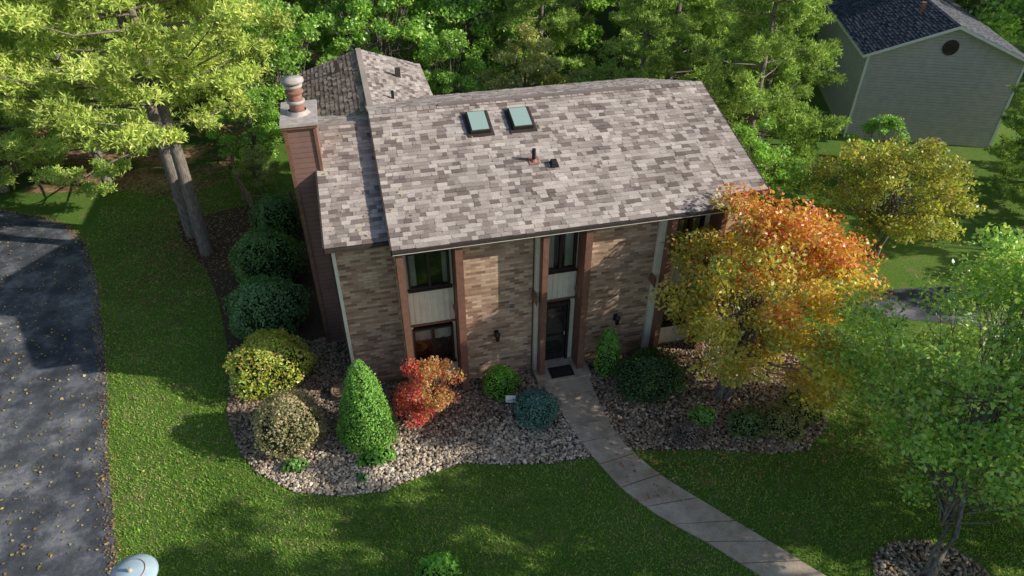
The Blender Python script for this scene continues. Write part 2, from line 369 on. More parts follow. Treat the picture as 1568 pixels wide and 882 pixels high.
for i in range(ns):
    l=L_[i*4:i*4+5].copy(); r=R_[i*4:i*4+5].copy()
    for q in (l,r):
        q[0]+= (q[1]-q[0])*.07; q[-1]-=(q[-1]-q[-2])*.07
    z=.045+random.uniform(-.008,.008)
    V=[(x,y,z) for x,y in l]+[(x,y,z) for x,y in r]+[(x,y,0) for x,y in l]+[(x,y,0) for x,y in r]
    F=[(j,5+j,6+j,1+j) for j in range(4)]+[(j,j+1,j+11,j+10) for j in range(4)]+[(5+j,15+j,16+j,6+j) for j in range(4)]+[(0,10,15,5),(4,9,19,14)]
    b.add(V,F,'concrete')
b.obj('concrete_walkway')
walkpoly=[tuple(p) for p in L_]+[tuple(p) for p in R_[::-1]]
b=B(); b.box(3.75,5.42,-.31,.62,0,.14,'concrete'); b.box(3.6,5.55,-.36,-.312,0,.06,'concrete'); b.obj('entry_stoop')
b=B(); b.box(4.2,4.92,-.22,.24,.142,.16,'black'); b.box(4.26,4.86,-.16,.18,.16,.165,'trimdark'); b.obj('door_mat')
# ---------------------------------------------------------------- grass
n=560000; P=np.stack([rs.uniform(-11.5,15,n),rs.uniform(-9.8,17,n)],1)
keep=rs.uniform(size=n)<np.clip(1.15-(P[:,1]+9)/34,.25,1)
keep&=~inpoly(P+rs.normal(0,.03,P.shape),drive)
for q in (bedL,bedR,bedC,walkpoly): keep&=~inpoly(P+rs.normal(0,.03,P.shape),q)
keep&=~((P[:,0]>-2.4)&(P[:,0]<10.5)&(P[:,1]>.3)&(P[:,1]<14))
P=P[keep]; n=len(P); a=rs.uniform(0,6.283,n); lean=rs.normal(0,.03,(n,2))
patch=np.sin(P[:,0]*1.3+np.sin(P[:,1]*.9)*2)*np.sin(P[:,1]*1.1+P[:,0]*.4)
clump=np.sin(P[:,0]*7+3*np.sin(P[:,1]*3.1))*np.sin(P[:,1]*8+2*np.sin(P[:,0]*4.3))
hh=rs.uniform(.03,.075,n)*(1+.4*clump)
dx=np.stack([np.cos(a),np.sin(a)],1)*rs.uniform(.008,.018,n)[:,None]; z0=np.zeros((n,1))
v=np.stack([np.concatenate([P-dx,z0],1),np.concatenate([P+dx,z0],1),np.concatenate([P+lean,hh[:,None]],1)],1).reshape(-1,3)
col=pal(n,[(.22,.38,.06),(.27,.43,.07),(.16,.30,.05),(.37,.46,.11)],rs,.3)*(1+.18*patch+.18*clump)[:,None]
dry=(rs.uniform(size=n)<(.09+.2*(patch>.55))); col[dry]=np.array([.50,.42,.22])
b=B(); b.add(v,np.arange(3*n).reshape(-1,3),'grassblade',np.repeat(np.clip(col,0,.65),3,0)); b.obj('grass')
# ---------------------------------------------------------------- stones
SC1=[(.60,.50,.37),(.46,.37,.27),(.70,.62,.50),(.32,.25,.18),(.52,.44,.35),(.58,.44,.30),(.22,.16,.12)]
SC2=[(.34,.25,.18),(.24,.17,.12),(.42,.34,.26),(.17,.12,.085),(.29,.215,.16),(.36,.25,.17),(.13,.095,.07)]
def stones(name,poly,dens,seed,cond=None,cols=SC1):
    rs=np.random.RandomState(seed); po=np.array(poly); lo=po.min(0);hi=po.max(0); n=int((hi-lo).prod()*dens)
    P=lo+rs.uniform(size=(n,2))*(hi-lo); k=inpoly(P,poly)&~inpoly(P,walkpoly)
    if cond is not None: k&=cond(P)
    P=P[k]; n=len(P); r=rs.uniform(.018,.05,n)
    s=np.stack([r*rs.uniform(.8,1.5,n),r*rs.uniform(.7,1.1,n),r*rs.uniform(.5,.9,n)],1)
    V=IV[None]*s[:,None,:]*rs.uniform(.8,1.18,(n,12,1)); a=rs.uniform(0,6.28,n); c,sn=np.cos(a)[:,None],np.sin(a)[:,None]
    X=V[...,0]*c-V[...,1]*sn; Y=V[...,0]*sn+V[...,1]*c; V=np.stack([X+P[:,0:1],Y+P[:,1:2],V[...,2]+(r*.4+rs.uniform(0,.035,n))[:,None]],-1)
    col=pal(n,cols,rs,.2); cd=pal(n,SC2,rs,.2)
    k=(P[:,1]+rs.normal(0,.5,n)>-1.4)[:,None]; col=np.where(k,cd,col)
    b=B(); b.add(V.reshape(-1,3),(IF[None]+12*np.arange(n)[:,None,None]).reshape(-1,3),'stone',np.repeat(col,12,0)); b.obj(name)
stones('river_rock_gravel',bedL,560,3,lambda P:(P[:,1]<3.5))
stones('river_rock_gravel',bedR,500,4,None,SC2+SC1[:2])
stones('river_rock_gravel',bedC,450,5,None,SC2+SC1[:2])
def flat_leaves(name,P,z,cols,seed,size=.07):
    rs=np.random.RandomState(seed); n=len(P); a=rs.uniform(0,6.28,n); s=size*rs.uniform(.5,1.3,n)
    t=np.stack([np.cos(a)*s,np.sin(a)*s,rs.normal(0,.2,n)*s],1)*.5; w_=np.stack([-np.sin(a)*s,np.cos(a)*s,rs.normal(0,.3,n)*s],1)*.35
    Q=np.concatenate([P,(np.full(n,z)+rs.uniform(0,.012,n))[:,None]],1)
    v=np.stack([Q-t,Q+w_,Q+t,Q-w_],1).reshape(-1,3); b=B(); b.add(v,np.arange(4*n).reshape(-1,4),'leaf',np.repeat(pal(n,cols,rs),4,0)); b.obj(name)
lc=[(.66,.48,.14),(.54,.34,.11),(.72,.56,.24),(.38,.21,.08),(.62,.47,.24)]
P=np.stack([rs.uniform(-20,-6,3600),rs.uniform(-9,16,3600)],1); P=P[inpoly(P,drive)]; flat_leaves('fallen_leaves',P,.03,lc,1,.085)
edge=np.array(drive[:11]); E=[]
for i in range(1700):
    j=rs.randint(0,10); t=rs.uniform(); q=edge[j]*(1-t)+edge[j+1]*t; E.append(q+[rs.normal(-.06,.12),0])
flat_leaves('fallen_leaves',np.array(E),.03,[(.5,.3,.12),(.6,.42,.16),(.4,.22,.1)],2,.06)
P=np.stack([rs.uniform(-11,14,3200),rs.uniform(-9,16,3200)],1); P=P[~inpoly(P,drive)&~((P[:,0]>-2.4)&(P[:,0]<10.5)&(P[:,1]>.3))]
flat_leaves('fallen_leaves',P,.075,lc,3,.06)
P=np.stack([rs.normal(-7.5,1.6,4500),rs.normal(11,3.0,4500)],1); P=P[~inpoly(P,drive)]
flat_leaves('fallen_leaves',P,.07,[(.38,.2,.1),(.45,.28,.14),(.3,.16,.08)],4,.09)
P=np.stack([rs.uniform(5,13,2600),rs.uniform(-5,1,2600)],1); P=P[~((P[:,0]<10.5)&(P[:,1]>.3))]
flat_leaves('fallen_leaves',P,.09,[(.5,.27,.1),(.4,.18,.07),(.45,.33,.14)],5,.07)
# ---------------------------------------------------------------- brick house
HP=empty('brick_house')
EV=5.27; SL=.313; YR=5.1; RT=EV+SL*YR
SHC=[(.41,.34,.295),(.47,.40,.35),(.33,.27,.235),(.54,.465,.41),(.43,.36,.31),(.20,.155,.135),(.35,.285,.25),(.50,.42,.365),(.26,.205,.18)]
def shingles(b,P0,u,v,nrm,W,L,mat='shingle',cols=SHC,e=.145,seed=1,wmin=.12,wmax=.34):
    rs=np.random.RandomState(seed); P0=np.array(P0,float);u=np.array(u,float);v=np.array(v,float);nrm=np.array(nrm,float)
    V=[];C=[];F=[];k=0; y=0
    while y<L-.01:
        y1=min(L,y+e); x=0
        while x<W:
            w_=rs.uniform(wmin,wmax); x1=min(W,x+w_)
            if W-x1<.08: x1=W
            t=.012+rs.choice([0,.012]); q=.0015; dj=rs.choice([0,0,.02]) if t>.015 else 0
            A=P0+u*x+v*(y-dj); Bq=P0+u*x1+v*(y-dj); Cq=P0+u*x1+v*(y1+.01); D=P0+u*x+v*(y1+.01)
            V+=[A+nrm*t,Bq+nrm*t,Cq+nrm*q,D+nrm*q,A,Bq]
            F+=[(k,k+1,k+2,k+3),(k+4,k+5,k+1,k)]; k+=6
            c=np.array(cols[rs.randint(len(cols))])*rs.uniform(.9,1.1); C+=[c]*6
            x=x1
        y=y1
    b.add(V,F,mat,np.array(C))
def roofz(Y,off=0): return EV+off+SL*Y if Y<=YR else EV+off+SL*(2*YR-Y)
sl_=math.hypot(1,SL); vF=(0,1/sl_,SL/sl_); nF=(0,-SL/sl_,1/sl_); vB=(0,-1/sl_,SL/sl_); nB=(0,SL/sl_,1/sl_)
def roofslab(b,x0,x1,yf,yb,off,th=.14):
    poly=[(yf,roofz(yf,off)-.004),(YR,roofz(YR,off)-.004),(yb,roofz(yb,off)-.004),(yb,roofz(yb,off)-th),(YR,roofz(YR,off)-th),(yf,roofz(yf,off)-th)]
    V=[(x0,y,z) for y,z in poly]+[(x1,y,z) for y,z in poly]
    b.add(V,[(0,6,7,1),(1,7,8,2),(2,8,9,3),(3,9,10,4),(4,10,11,5),(5,11,6,0),(0,1,4,5),(1,2,3,4),(6,11,10,7),(7,10,9,8)],'underlay')
b=B()
roofslab(b,-.05,9.36,0,10.2,0); roofslab(b,9.362,10.55,.45,10.2,0); roofslab(b,-1.68,-.052,.62,9.6,-.27)
shingles(b,(-.05,-.02,EV-.005),(1,0,0),vF,nF,9.41,5.12*sl_,seed=1)
shingles(b,(9.362,.43,roofz(.43)),(1,0,0),vF,nF,1.19,4.67*sl_,seed=2)
shingles(b,(-1.68,.6,roofz(.6,-.27)),(1,0,0),vF,nF,1.63,4.5*sl_,seed=3)
shingles(b,(10.55,10.2,EV),(-1,0,0),vB,nB,10.6,5.1*sl_,seed=4)
shingles(b,(-.05,9.6,roofz(9.6,-.27)),(-1,0,0),vB,nB,1.63,4.5*sl_,seed=5)
x=-.05
while x<10.5:
    c=np.array(SHC[random.randrange(8)])*.85; x1=min(10.55,x+.2)
    for s_ in (1,-1):
        b.add([(x,YR,RT+.035),(x1,YR,RT+.025),(x1,YR+s_*.16,RT-.025),(x,YR+s_*.16,RT-.015)],[(0,1,2,3)],'shingle',c)
    x=x1
b.box(2.0,8.6,5.02,5.18,RT-.02,RT+.055,'shingle',(.24,.19,.17))
b.box(-1.68,-.05,YR-.08,YR+.08,roofz(5.1,-.27)-.03,roofz(5.1,-.27)+.02,'shingle',(.3,.25,.22))
r2=np.random.RandomState(3)
for i in range(90):
    x=r2.uniform(-1.6,10) if i<50 else r2.uniform(-1.6,.6); y=r2.uniform(.8,5); off=0 if x>-.05 else -.27; a=r2.uniform(0,6.28); s_=r2.uniform(.025,.05)
    z=roofz(y,off)+.035; dx_,dy_=math.cos(a)*s_,math.sin(a)*s_
    b.add([(x-dx_,y-dy_,z-SL*dy_),(x+dy_*.6,y-dx_*.6,z-SL*dx_*.6),(x+dx_,y+dy_,z+SL*dy_+.01),(x-dy_*.6,y+dx_*.6,z+SL*dx_*.6)],[(0,1,2,3)],'leaf',lc[i%5])
b.obj('roof',HP)
b=B(); RX=.1; hw=2.42; rzW=6.05; pz=.333
def wz(X): return rzW-pz*abs(X-RX)
V=[(RX-hw,6,wz(RX-hw)),(RX,6,rzW),(RX+hw,6,wz(RX+hw)),(RX+hw,6,wz(RX+hw)-.14),(RX,6,rzW-.14),(RX-hw,6,wz(RX-hw)-.14)]
V=[(x,y,z-.004) for x,y,z in V]; V=V+[(x,14,z) for x,y,z in V]
b.add(V,[(0,1,7,6),(1,2,8,7),(2,3,9,8),(3,4,10,9),(4,5,11,10),(5,0,6,11),(6,7,10,11),(7,8,9,10)],'underlay')
s2=math.hypot(1,pz)
shingles(b,(RX-hw,14,wz(RX-hw)),(0,-1,0),(1/s2,0,pz/s2),(-pz/s2,0,1/s2),8,hw*s2,seed=6,cols=[(.28,.21,.17),(.22,.165,.135),(.35,.27,.22),(.17,.125,.105)],e=.17)  # slope away from the sun: its shade is painted into darker shingle tones
shingles(b,(RX+hw,6,wz(RX+hw)),(0,1,0),(-1/s2,0,pz/s2),(pz/s2,0,1/s2),8,hw*s2,seed=7)
b.box(RX-.1,RX+.1,6,14.02,rzW-.02,rzW+.035,'shingle',(.38,.31,.27))
b.box(.9,1.0,8.9,9.0,5.6,6.05,'black'); b.box(1.3,1.5,11.5,11.7,5.6,5.95,'gutter'); b.box(-.9,-.75,12.2,12.35,5.6,6.2,'gutter')
b.obj('wing_roof',HP)
b=B()
for x0,x1 in ((1.74,3.72),(5.4,7.32)): b.box(x0,x1,.45,.75,0,roofz(.45)-.15,'brick')
b.box(-1.5,.0,1.0,1.3,0,roofz(1.0,-.27)-.15,'brick'); b.box(-.0,.2,.452,1.3,0,5.15,'brick')
b.box(9.38,10.38,.95,1.25,0,roofz(.95)-.15,'brick')
b.box(9.2,9.378,.452,1.25,0,5.15,'brick')
def sidewall(x0,x1,yf,yb,off,mat):
    poly=[(yf,0),(yb,0),(yb,roofz(yb,off)-.15),(YR,roofz(YR,off)-.15),(yf,roofz(yf,off)-.15)]
    b.prism(poly,0,x0,x1,mat)
sidewall(10.18,10.382,1.252,9.8,0,'brick'); sidewall(-1.502,-1.3,1.302,9.2,-.27,'sidebrown')
sidewall(.0,.15,1.302,9.8,0,'sidebrown')
b.box(-1.3,10.3,9.5,9.79,0,5.1,'sidebrown')
b.box(-1.3,10.2,1.35,1.4,0,4.9,'interior')
b.box(RX-hw+.25,RX-hw+.45,9.8,13.7,0,5.1,'sidebrown'); b.box(RX+hw-.45,RX+hw-.25,9.8,13.7,0,5.1,'sidebrown')
b.prism([(RX-hw+.25,0),(RX+hw-.25,0),(RX+hw-.25,5.1),(RX,rzW-.16),(RX-hw+.25,5.1)],1,13.5,13.7,'sidebrown')
b.obj('walls',HP)
b=B()
b.box(-.05,9.36,-.09,-.022,EV-.10,EV-.015,'gutter'); b.box(9.37,10.55,.36,.428,roofz(.43)-.10,roofz(.43)-.015,'gutter')
b.box(-1.68,-.06,.52,.598,roofz(.6,-.27)-.10,roofz(.6,-.27)-.015,'gutter')
b.box(-.05,9.36,-.094,-.0905,EV-.11,EV-.095,'cream')
b.box(-.05,9.36,0,.6,EV-.18,EV-.145,'trimdark')
for x0,x1,off,yf,yb in ((-.09,-.052,0,0,10.2),(10.552,10.59,0,.45,10.2),(-1.72,-1.682,-.27,.62,9.6)):
    for a,c in ((yf,YR),(YR,yb)):
        V=[(x0,a,roofz(a,off)+.01),(x0,c,roofz(c,off)+.01),(x0,c,roofz(c,off)-.17),(x0,a,roofz(a,off)-.17)]
        V+= [(x1,y,z) for _,y,z in V]; b.add(V,[(0,1,2,3),(7,6,5,4),(0,4,5,1),(1,5,6,2),(2,6,7,3),(3,7,4,0)],'gutter')
b.box(-1.56,-1.47,.93,.998,0,4.98,'cream')
b.box(-1.62,-1.56,.96,1.02,.2,4.95,'gutter')
b.obj('trim',HP)
b=B()
def post(x0,x1,creamside=0,cw=.1):
    b.box(x0,x1,.012,.60,.02,5.085,'post')
    if creamside: 
        xa,xb=(x0-cw,x0-.003) if creamside<0 else (x1+.003,x1+cw)
        b.box(xa,xb,.30,.60,.02,5.08,'cream')
post(.02,.2); post(1.52,1.72); post(3.87,4.03,-1); post(5.06,5.25,1); post(7.52,7.68,-1,.18); post(9.02,9.18)
for x,s_ in ((1.52,-1),(3.77,-1),(5.06,-1),(7.34,-1)):
    V=[(x,.12,2.7),(x,.12,3.1),(x+s_*.09,.12,2.98),(x+s_*.09,.12,2.88)]
    V+=[(p[0],.42,p[2]) for p in V]; b.add(V,[(0,1,2,3),(7,6,5,4),(0,4,5,1),(1,5,6,2),(2,6,7,3),(3,7,4,0)],'post')
def panel(x0,x1,z0,z1):
    b.box(x0,x1,.60,.70,z0,z1,'cream'); k=x0+.02
    while k<x1-.03: b.box(k,k+.035,.575,.60,z0+.01,z1-.01,'cream'); k+=.155
    b.box(x0,x1,.56,.60,z1,z1+.05,'cream'); b.box(x0,x1,.55,.60,z0-.05,z0,'post')
panel(.22,1.5,2.35,3.5); panel(4.03,5.06,2.52,3.48); panel(7.68,9.0,2.35,3.5)
b.box(.22,1.5,.60,.70,0,.80,'cream'); b.box(7.68,9.0,.60,.70,0,.8,'cream')
b.box(.22,1.5,.56,.70,4.78,5.09,'trimdark'); b.box(4.03,5.06,.56,.70,4.84,5.09,'trimdark'); b.box(7.68,9,.56,.70,4.78,5.09,'trimdark')
b.obj('facade_posts',HP)
def window(x0,x1,z0,z1,curt=0,name='window',split=True):
    b=B(); f=.055
    b.box(x0,x1,.52,.66,z0,z0+f,'trimdark'); b.box(x0,x1,.52,.66,z1-f,z1,'trimdark')
    b.box(x0,x0+f,.522,.658,z0+f,z1-f,'trimdark'); b.box(x1-f,x1,.522,.658,z0+f,z1-f,'trimdark')
    xm=(x0+x1)/2
    if split: b.box(xm-.035,xm+.035,.53,.65,z0+f,z1-f,'trimdark')
    b.add([(x0+f,.60,z0+f),(x1-f,.60,z0+f),(x1-f,.60,z1-f),(x0+f,.60,z1-f)],[(0,1,2,3)],'glass')
    b.box(x0,x1,1.0,1.05,z0-.1,z1+.1,'interior'); b.box(x0-.04,x1+.04,.48,.60,z0-.05,z0-.002,'trimdark')
    if curt:
        W=x1-x0
        rng=[(x0+f,x0+f+W*.27),(x1-f-W*.27,x1-f)] if curt==1 else ([(x0+f,x1-f)] if curt==2 else [(x0+f,x0+W*.2),(x1-f-W*.12,x1-f)])
        zb=z0+f if curt!=2 else z1-.38*(z1-z0)
        for a,c in rng:
            k=14; V=[];F=[]
            for i in range(k+1):
                xx=a+(c-a)*i/k; yy=.66+.02*math.sin(i*1.9); V+=[(xx,yy,zb),(xx,yy,z1-f)]
            for i in range(k): F.append((2*i,2*i+2,2*i+3,2*i+1))
            b.add(V,F,'curtain')
    return b.obj(name,HP)
window(.30,1.43,3.58,4.76,3); window(.27,1.42,.87,2.20,2); window(4.08,5.0,3.54,4.82,1); window(7.95,8.8,3.58,4.76,1); window(7.95,8.8,.87,2.2,0)
b=B(); b.box(.2,.3,.6,.7,.8,2.3,'cream'); b.box(1.42,1.5,.6,.7,.8,2.3,'cream'); b.box(.22,.30,.6,.7,3.5,4.78,'cream');b.box(1.43,1.5,.6,.7,3.5,4.78,'cream')
b.box(7.68,7.95,.6,.7,.8,4.78,'cream') ; b.box(8.8,9.0,.6,.7,.8,4.78,'cream'); b.box(5.0,5.06,.6,.7,3.5,4.84,'cream'); b.obj('window_surround',HP)
b=B(); b.box(4.03,4.14,.55,.68,.14,2.38,'trimdark'); b.box(4.84,4.92,.55,.68,.14,2.38,'trimdark'); b.box(4.14,4.84,.55,.68,2.27,2.38,'trimdark')
b.box(4.92,5.06,.60,.70,.14,2.5,'cream'); b.box(4.03,4.92,.60,.70,2.38,2.52,'trimdark')
b.box(4.14,4.84,.64,.68,.14,2.27,'interior'); b.box(4.16,4.24,.60,.64,.16,2.25,'black'); b.box(4.74,4.82,.60,.64,.16,2.25,'black')
b.box(4.24,4.74,.60,.64,.16,.42,'black'); b.box(4.24,4.74,.60,.64,2.16,2.25,'black'); b.box(4.24,4.74,.60,.64,1.1,1.17,'black')
b.add([(4.24,.615,.42),(4.74,.615,.42),(4.74,.615,2.16),(4.24,.615,2.16)],[(0,1,2,3)],'glass')
b.box(4.77,4.80,.56,.6,1.12,1.25,'metalcap'); b.obj('front_door',HP)
for x,z in ((2.65,1.7),(6.34,1.6)):
    b=B(); b.box(x-.06,x+.06,.42,.449,z-.12,z+.12,'black'); b.tube([(x,.43,z+.05),(x,.3,z+.14),(x,.27,z+.08)],[.015,.015,.015],'black',6)
    b.tube([(x,.27,z-.17),(x,.27,z-.15),(x,.27,z+.05),(x,.27,z+.10),(x,.27,z+.14)],[.03,.055,.08,.10,.01],'trimdark',6,cap=True)
    b.obj('wall_lantern',HP)
b=B(); b.box(3.02,3.2,.40,.449,2.58,2.76,'metalcap'); [b.box(3.04,3.18,.385,.40,2.6+.045*i,2.62+.045*i,'gutter') for i in range(3)]; b.obj('dryer_vent',HP)
b=B(); b.box(-1.62,-1.503,1.9,2.2,1.1,1.6,'metalcap'); b.tube([(-1.6,2.05,1.6),(-1.6,2.05,4.6)],[.03,.03],'metalcap',6); b.obj('electric_meter',HP)
def on_roof(x,y,up): return (x,y-.30*up,roofz(y)+.954*up)
for x0,x1 in ((2.72,3.30),(3.98,4.58)):
    b=B(); y0,y1=3.72,4.56
    def ring(a,c,d,e_,u0,u1,mat):
        V=[on_roof(p,q,u) for u in (u0,u1) for p,q in ((a,d),(c,d),(c,e_),(a,e_))]
        b.add(V,[(4,5,6,7),(0,1,5,4),(1,2,6,5),(2,3,7,6),(3,0,4,7)],mat)
    ring(x0-.1,x1+.1,y0-.12,y1+.12,0.012,.035,'gutter'); ring(x0,x1,y0,y1,.035,.14,'trimdark'); ring(x0+.04,x1-.04,y0+.04,y1-.04,.14,.16,'skyglass'); b.obj('skylight',HP)
zb=roofz(2.45)
b=B(); b.tube([(4.25,2.45,zb-.05),(4.25,2.45,zb+.38)],[.055,.055],'black',10,cap=True); b.tube([(4.25,2.45,zb-.02),(4.25,2.45,zb+.08)],[.12,.06],'clay',10); b.add([on_roof(4.1,2.3,.03),on_roof(4.4,2.3,.03),on_roof(4.4,2.6,.03),on_roof(4.1,2.6,.03)],[(0,1,2,3)],'clay'); b.obj('vent_pipe',HP)
b=B(); V=[on_roof(p,q,u) for u,k in ((.02,0),(.13,.04)) for p,q in ((4.66+k,2.1+k),(4.9-k,2.1+k),(4.9-k,2.34),(4.66+k,2.34))]
b.add(V,[(4,5,6,7),(0,1,5,4),(1,2,6,5),(2,3,7,6),(3,0,4,7)],'black'); b.obj('roof_vent',HP)
b=B(); b.box(-2.32,-1.505,3.3,4.8,0,7.38,'sidebrown')
b.box(-1.58,-1.5,3.26,3.297,0,7.38,'post')
b.box(-2.35,-2.323,3.26,3.36,0,7.38,'post'); b.box(-2.32,-2.24,3.26,3.297,0,7.38,'post')
b.box(-2.40,-1.44,3.2,4.9,7.38,7.45,'metalcap'); b.box(-2.38,-1.46,3.23,4.87,7.30,7.378,'post')
cx,cy=-1.93,4.0
b.tube([(cx,cy,7.45),(cx,cy,7.55)],[.32,.24],'metalcap',16); b.tube([(cx,cy,7.5),(cx,cy,8.3)],[.19,.19],'clay',16)
for z,mt in ((7.72,'metalcap'),(7.98,'clay'),(8.14,'metalcap')): b.tube([(cx,cy,z),(cx,cy,z+.04),(cx,cy,z+.09),(cx,cy,z+.1)],[.195,.24,.24,.19],mt,16)
b.tube([(cx,cy,8.27),(cx,cy,8.3),(cx,cy,8.38),(cx,cy,8.42)],[.2,.3,.3,.06],'metalcap',16,cap=True)
b.obj('chimney',HP)
# ---------------------------------------------------------------- neighbour house (grey)
NP=empty('grey_siding_house',(23.9,13.4,0),math.radians(-24.6))
b=B(); Wd=6.9; pk=5.75; ev=4.35; D_=11
b.prism([(0,0),(Wd,0),(Wd,ev),(Wd/2,pk-.05),(0,ev)],1,0,.2,'sidegrey'); b.box(0,.2,.2,D_,0,ev,'sidegrey'); b.box(Wd-.2,Wd,.2,D_,0,ev,'sidegrey')
b.prism([(0.2,0),(Wd-.2,0),(Wd-.2,ev),(Wd/2,pk-.1),(0.2,ev)],1,D_-.2,D_,'sidegrey'); b.obj('walls',NP)
b=B(); sp=(pk-ev)/(Wd/2); s3=math.hypot(1,sp); ov=.3
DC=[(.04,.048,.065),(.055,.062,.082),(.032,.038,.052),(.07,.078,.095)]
for s_ in (-1,1):
    e0=Wd/2+s_*(Wd/2+ov); ze=ev-ov*sp
    V=[(e0,-ov,ze+.05),(Wd/2,-ov,pk+.05),(Wd/2,D_+ov,pk+.05),(e0,D_+ov,ze+.05)]; V+=[(x,y,z-.14) for x,y,z in V]
    b.add(V,[(0,1,2,3),(4,7,6,5),(0,4,5,1),(1,5,6,2),(2,6,7,3),(3,7,4,0)],'white')
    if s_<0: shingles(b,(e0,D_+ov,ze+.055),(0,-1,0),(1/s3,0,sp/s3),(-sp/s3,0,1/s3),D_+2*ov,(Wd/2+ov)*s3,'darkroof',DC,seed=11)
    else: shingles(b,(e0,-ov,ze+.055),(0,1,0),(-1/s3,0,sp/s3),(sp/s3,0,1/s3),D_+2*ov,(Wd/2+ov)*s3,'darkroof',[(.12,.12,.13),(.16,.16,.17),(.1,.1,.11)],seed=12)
b.box(Wd/2-.8,Wd/2-.6,3,3.2,pk-.3,pk+.25,'clay'); b.obj('roof',NP)
b=B(); b.tube([(Wd/2,-.03,4.75),(Wd/2,-.001,4.75)],[.36,.36],'gutter',16,cap=True)
for i in range(6): b.box(Wd/2-.25,Wd/2+.25,-.05,-.031,4.55+.07*i,4.58+.07*i,'trimdark')
b.obj('gable_vent',NP)
b=B(); b.box(-.03,.08,-.02,-.002,0,ev,'white'); b.box(Wd-.08,Wd+.03,-.02,-.002,0,ev,'white'); b.obj('corner_trim',NP)
# ---------------------------------------------------------------- shrubs
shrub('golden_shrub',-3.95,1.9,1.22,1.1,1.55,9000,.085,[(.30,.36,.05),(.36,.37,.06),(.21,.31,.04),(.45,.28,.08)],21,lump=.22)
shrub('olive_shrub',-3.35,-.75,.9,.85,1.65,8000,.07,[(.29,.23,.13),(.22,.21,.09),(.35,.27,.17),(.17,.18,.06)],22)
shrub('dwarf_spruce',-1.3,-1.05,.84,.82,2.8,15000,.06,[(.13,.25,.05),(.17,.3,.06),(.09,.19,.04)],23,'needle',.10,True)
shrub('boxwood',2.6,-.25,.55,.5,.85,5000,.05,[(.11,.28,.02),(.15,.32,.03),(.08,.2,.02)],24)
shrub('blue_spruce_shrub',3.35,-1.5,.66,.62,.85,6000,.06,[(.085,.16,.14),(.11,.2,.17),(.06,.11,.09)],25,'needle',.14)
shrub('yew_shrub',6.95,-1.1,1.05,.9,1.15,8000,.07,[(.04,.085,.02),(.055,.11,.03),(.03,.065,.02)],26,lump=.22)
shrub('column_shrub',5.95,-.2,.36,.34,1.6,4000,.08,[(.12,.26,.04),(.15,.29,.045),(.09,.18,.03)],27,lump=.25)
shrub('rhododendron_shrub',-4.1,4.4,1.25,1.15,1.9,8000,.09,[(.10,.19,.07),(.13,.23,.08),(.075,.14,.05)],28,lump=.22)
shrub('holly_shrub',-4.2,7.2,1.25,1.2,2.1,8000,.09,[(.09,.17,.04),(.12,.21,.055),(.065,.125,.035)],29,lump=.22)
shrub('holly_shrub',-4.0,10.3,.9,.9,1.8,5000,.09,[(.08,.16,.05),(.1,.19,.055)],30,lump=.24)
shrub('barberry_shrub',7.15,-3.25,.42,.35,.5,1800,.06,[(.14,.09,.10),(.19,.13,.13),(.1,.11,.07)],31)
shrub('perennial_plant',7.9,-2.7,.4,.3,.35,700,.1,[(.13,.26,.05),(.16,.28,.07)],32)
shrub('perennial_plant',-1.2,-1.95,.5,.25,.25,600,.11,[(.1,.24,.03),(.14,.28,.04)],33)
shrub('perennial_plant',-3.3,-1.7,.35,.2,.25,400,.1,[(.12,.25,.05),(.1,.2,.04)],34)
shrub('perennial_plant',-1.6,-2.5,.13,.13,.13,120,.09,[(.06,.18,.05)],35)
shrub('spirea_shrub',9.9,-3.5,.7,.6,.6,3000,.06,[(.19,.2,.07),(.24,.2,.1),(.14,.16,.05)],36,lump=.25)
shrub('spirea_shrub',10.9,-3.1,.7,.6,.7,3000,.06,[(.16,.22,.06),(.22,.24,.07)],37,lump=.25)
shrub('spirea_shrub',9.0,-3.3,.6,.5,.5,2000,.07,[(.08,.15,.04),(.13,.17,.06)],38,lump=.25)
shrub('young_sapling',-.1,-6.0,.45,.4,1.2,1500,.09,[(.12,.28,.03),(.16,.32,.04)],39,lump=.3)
def jm(P,rs,ids):
    n=len(P); c=pal(n,[(.42,.045,.055),(.46,.08,.07),(.36,.15,.06)],rs); g=pal(n,[(.28,.26,.06),(.36,.22,.08),(.4,.16,.07)],rs)
    k=((P[:,0]>-.15)&(P[:,2]>.8)&(rs.uniform(size=n)<.75))[:,None]; return np.where(k,g,c)
o_=decid(2.05,.98,.2,9000,.07,jm,41,.05,50,stems=3,clr=.27).obj('japanese_maple'); o_.location=(.4,-.75,0)
def om(P,rs,ids):
    n=len(P); cl=np.random.RandomState(5).normal(0,.25,200)[ids]
    t=(P[:,2]-2.6)/3+rs.normal(0,.12,n)+.16*(P[:,0]-1)+cl
    y=pal(n,[(.42,.30,.04),(.44,.29,.045),(.36,.29,.045),(.29,.27,.05),(.46,.24,.045)],rs); r_=pal(n,[(.5,.16,.035),(.52,.22,.04),(.48,.11,.05),(.48,.3,.06)],rs)
    c=np.where((t>.66)[:,None],r_,y); g=((P[:,0]+cl<-.2)&(rs.uniform(size=n)<.5)); c[g]=pal(g.sum(),[(.28,.27,.05),(.22,.24,.045)],rs); return c
o_=decid(6.2,2.95,.9,32000,.115,om,42,.15,105,lean=(.65,.2),stems=3,clr=.2).obj('maple_tree'); o_.location=(8.9,-2.0,0)
def yg(P,rs,ids): return pal(len(P),[(.28,.27,.045),(.24,.25,.04),(.32,.26,.05),(.17,.21,.035)],rs)
o_=decid(4.8,2.7,1.2,15000,.13,yg,43,.12,75,clr=.2,stems=2).obj('crabapple_tree'); o_.location=(18.0,3.4,0)
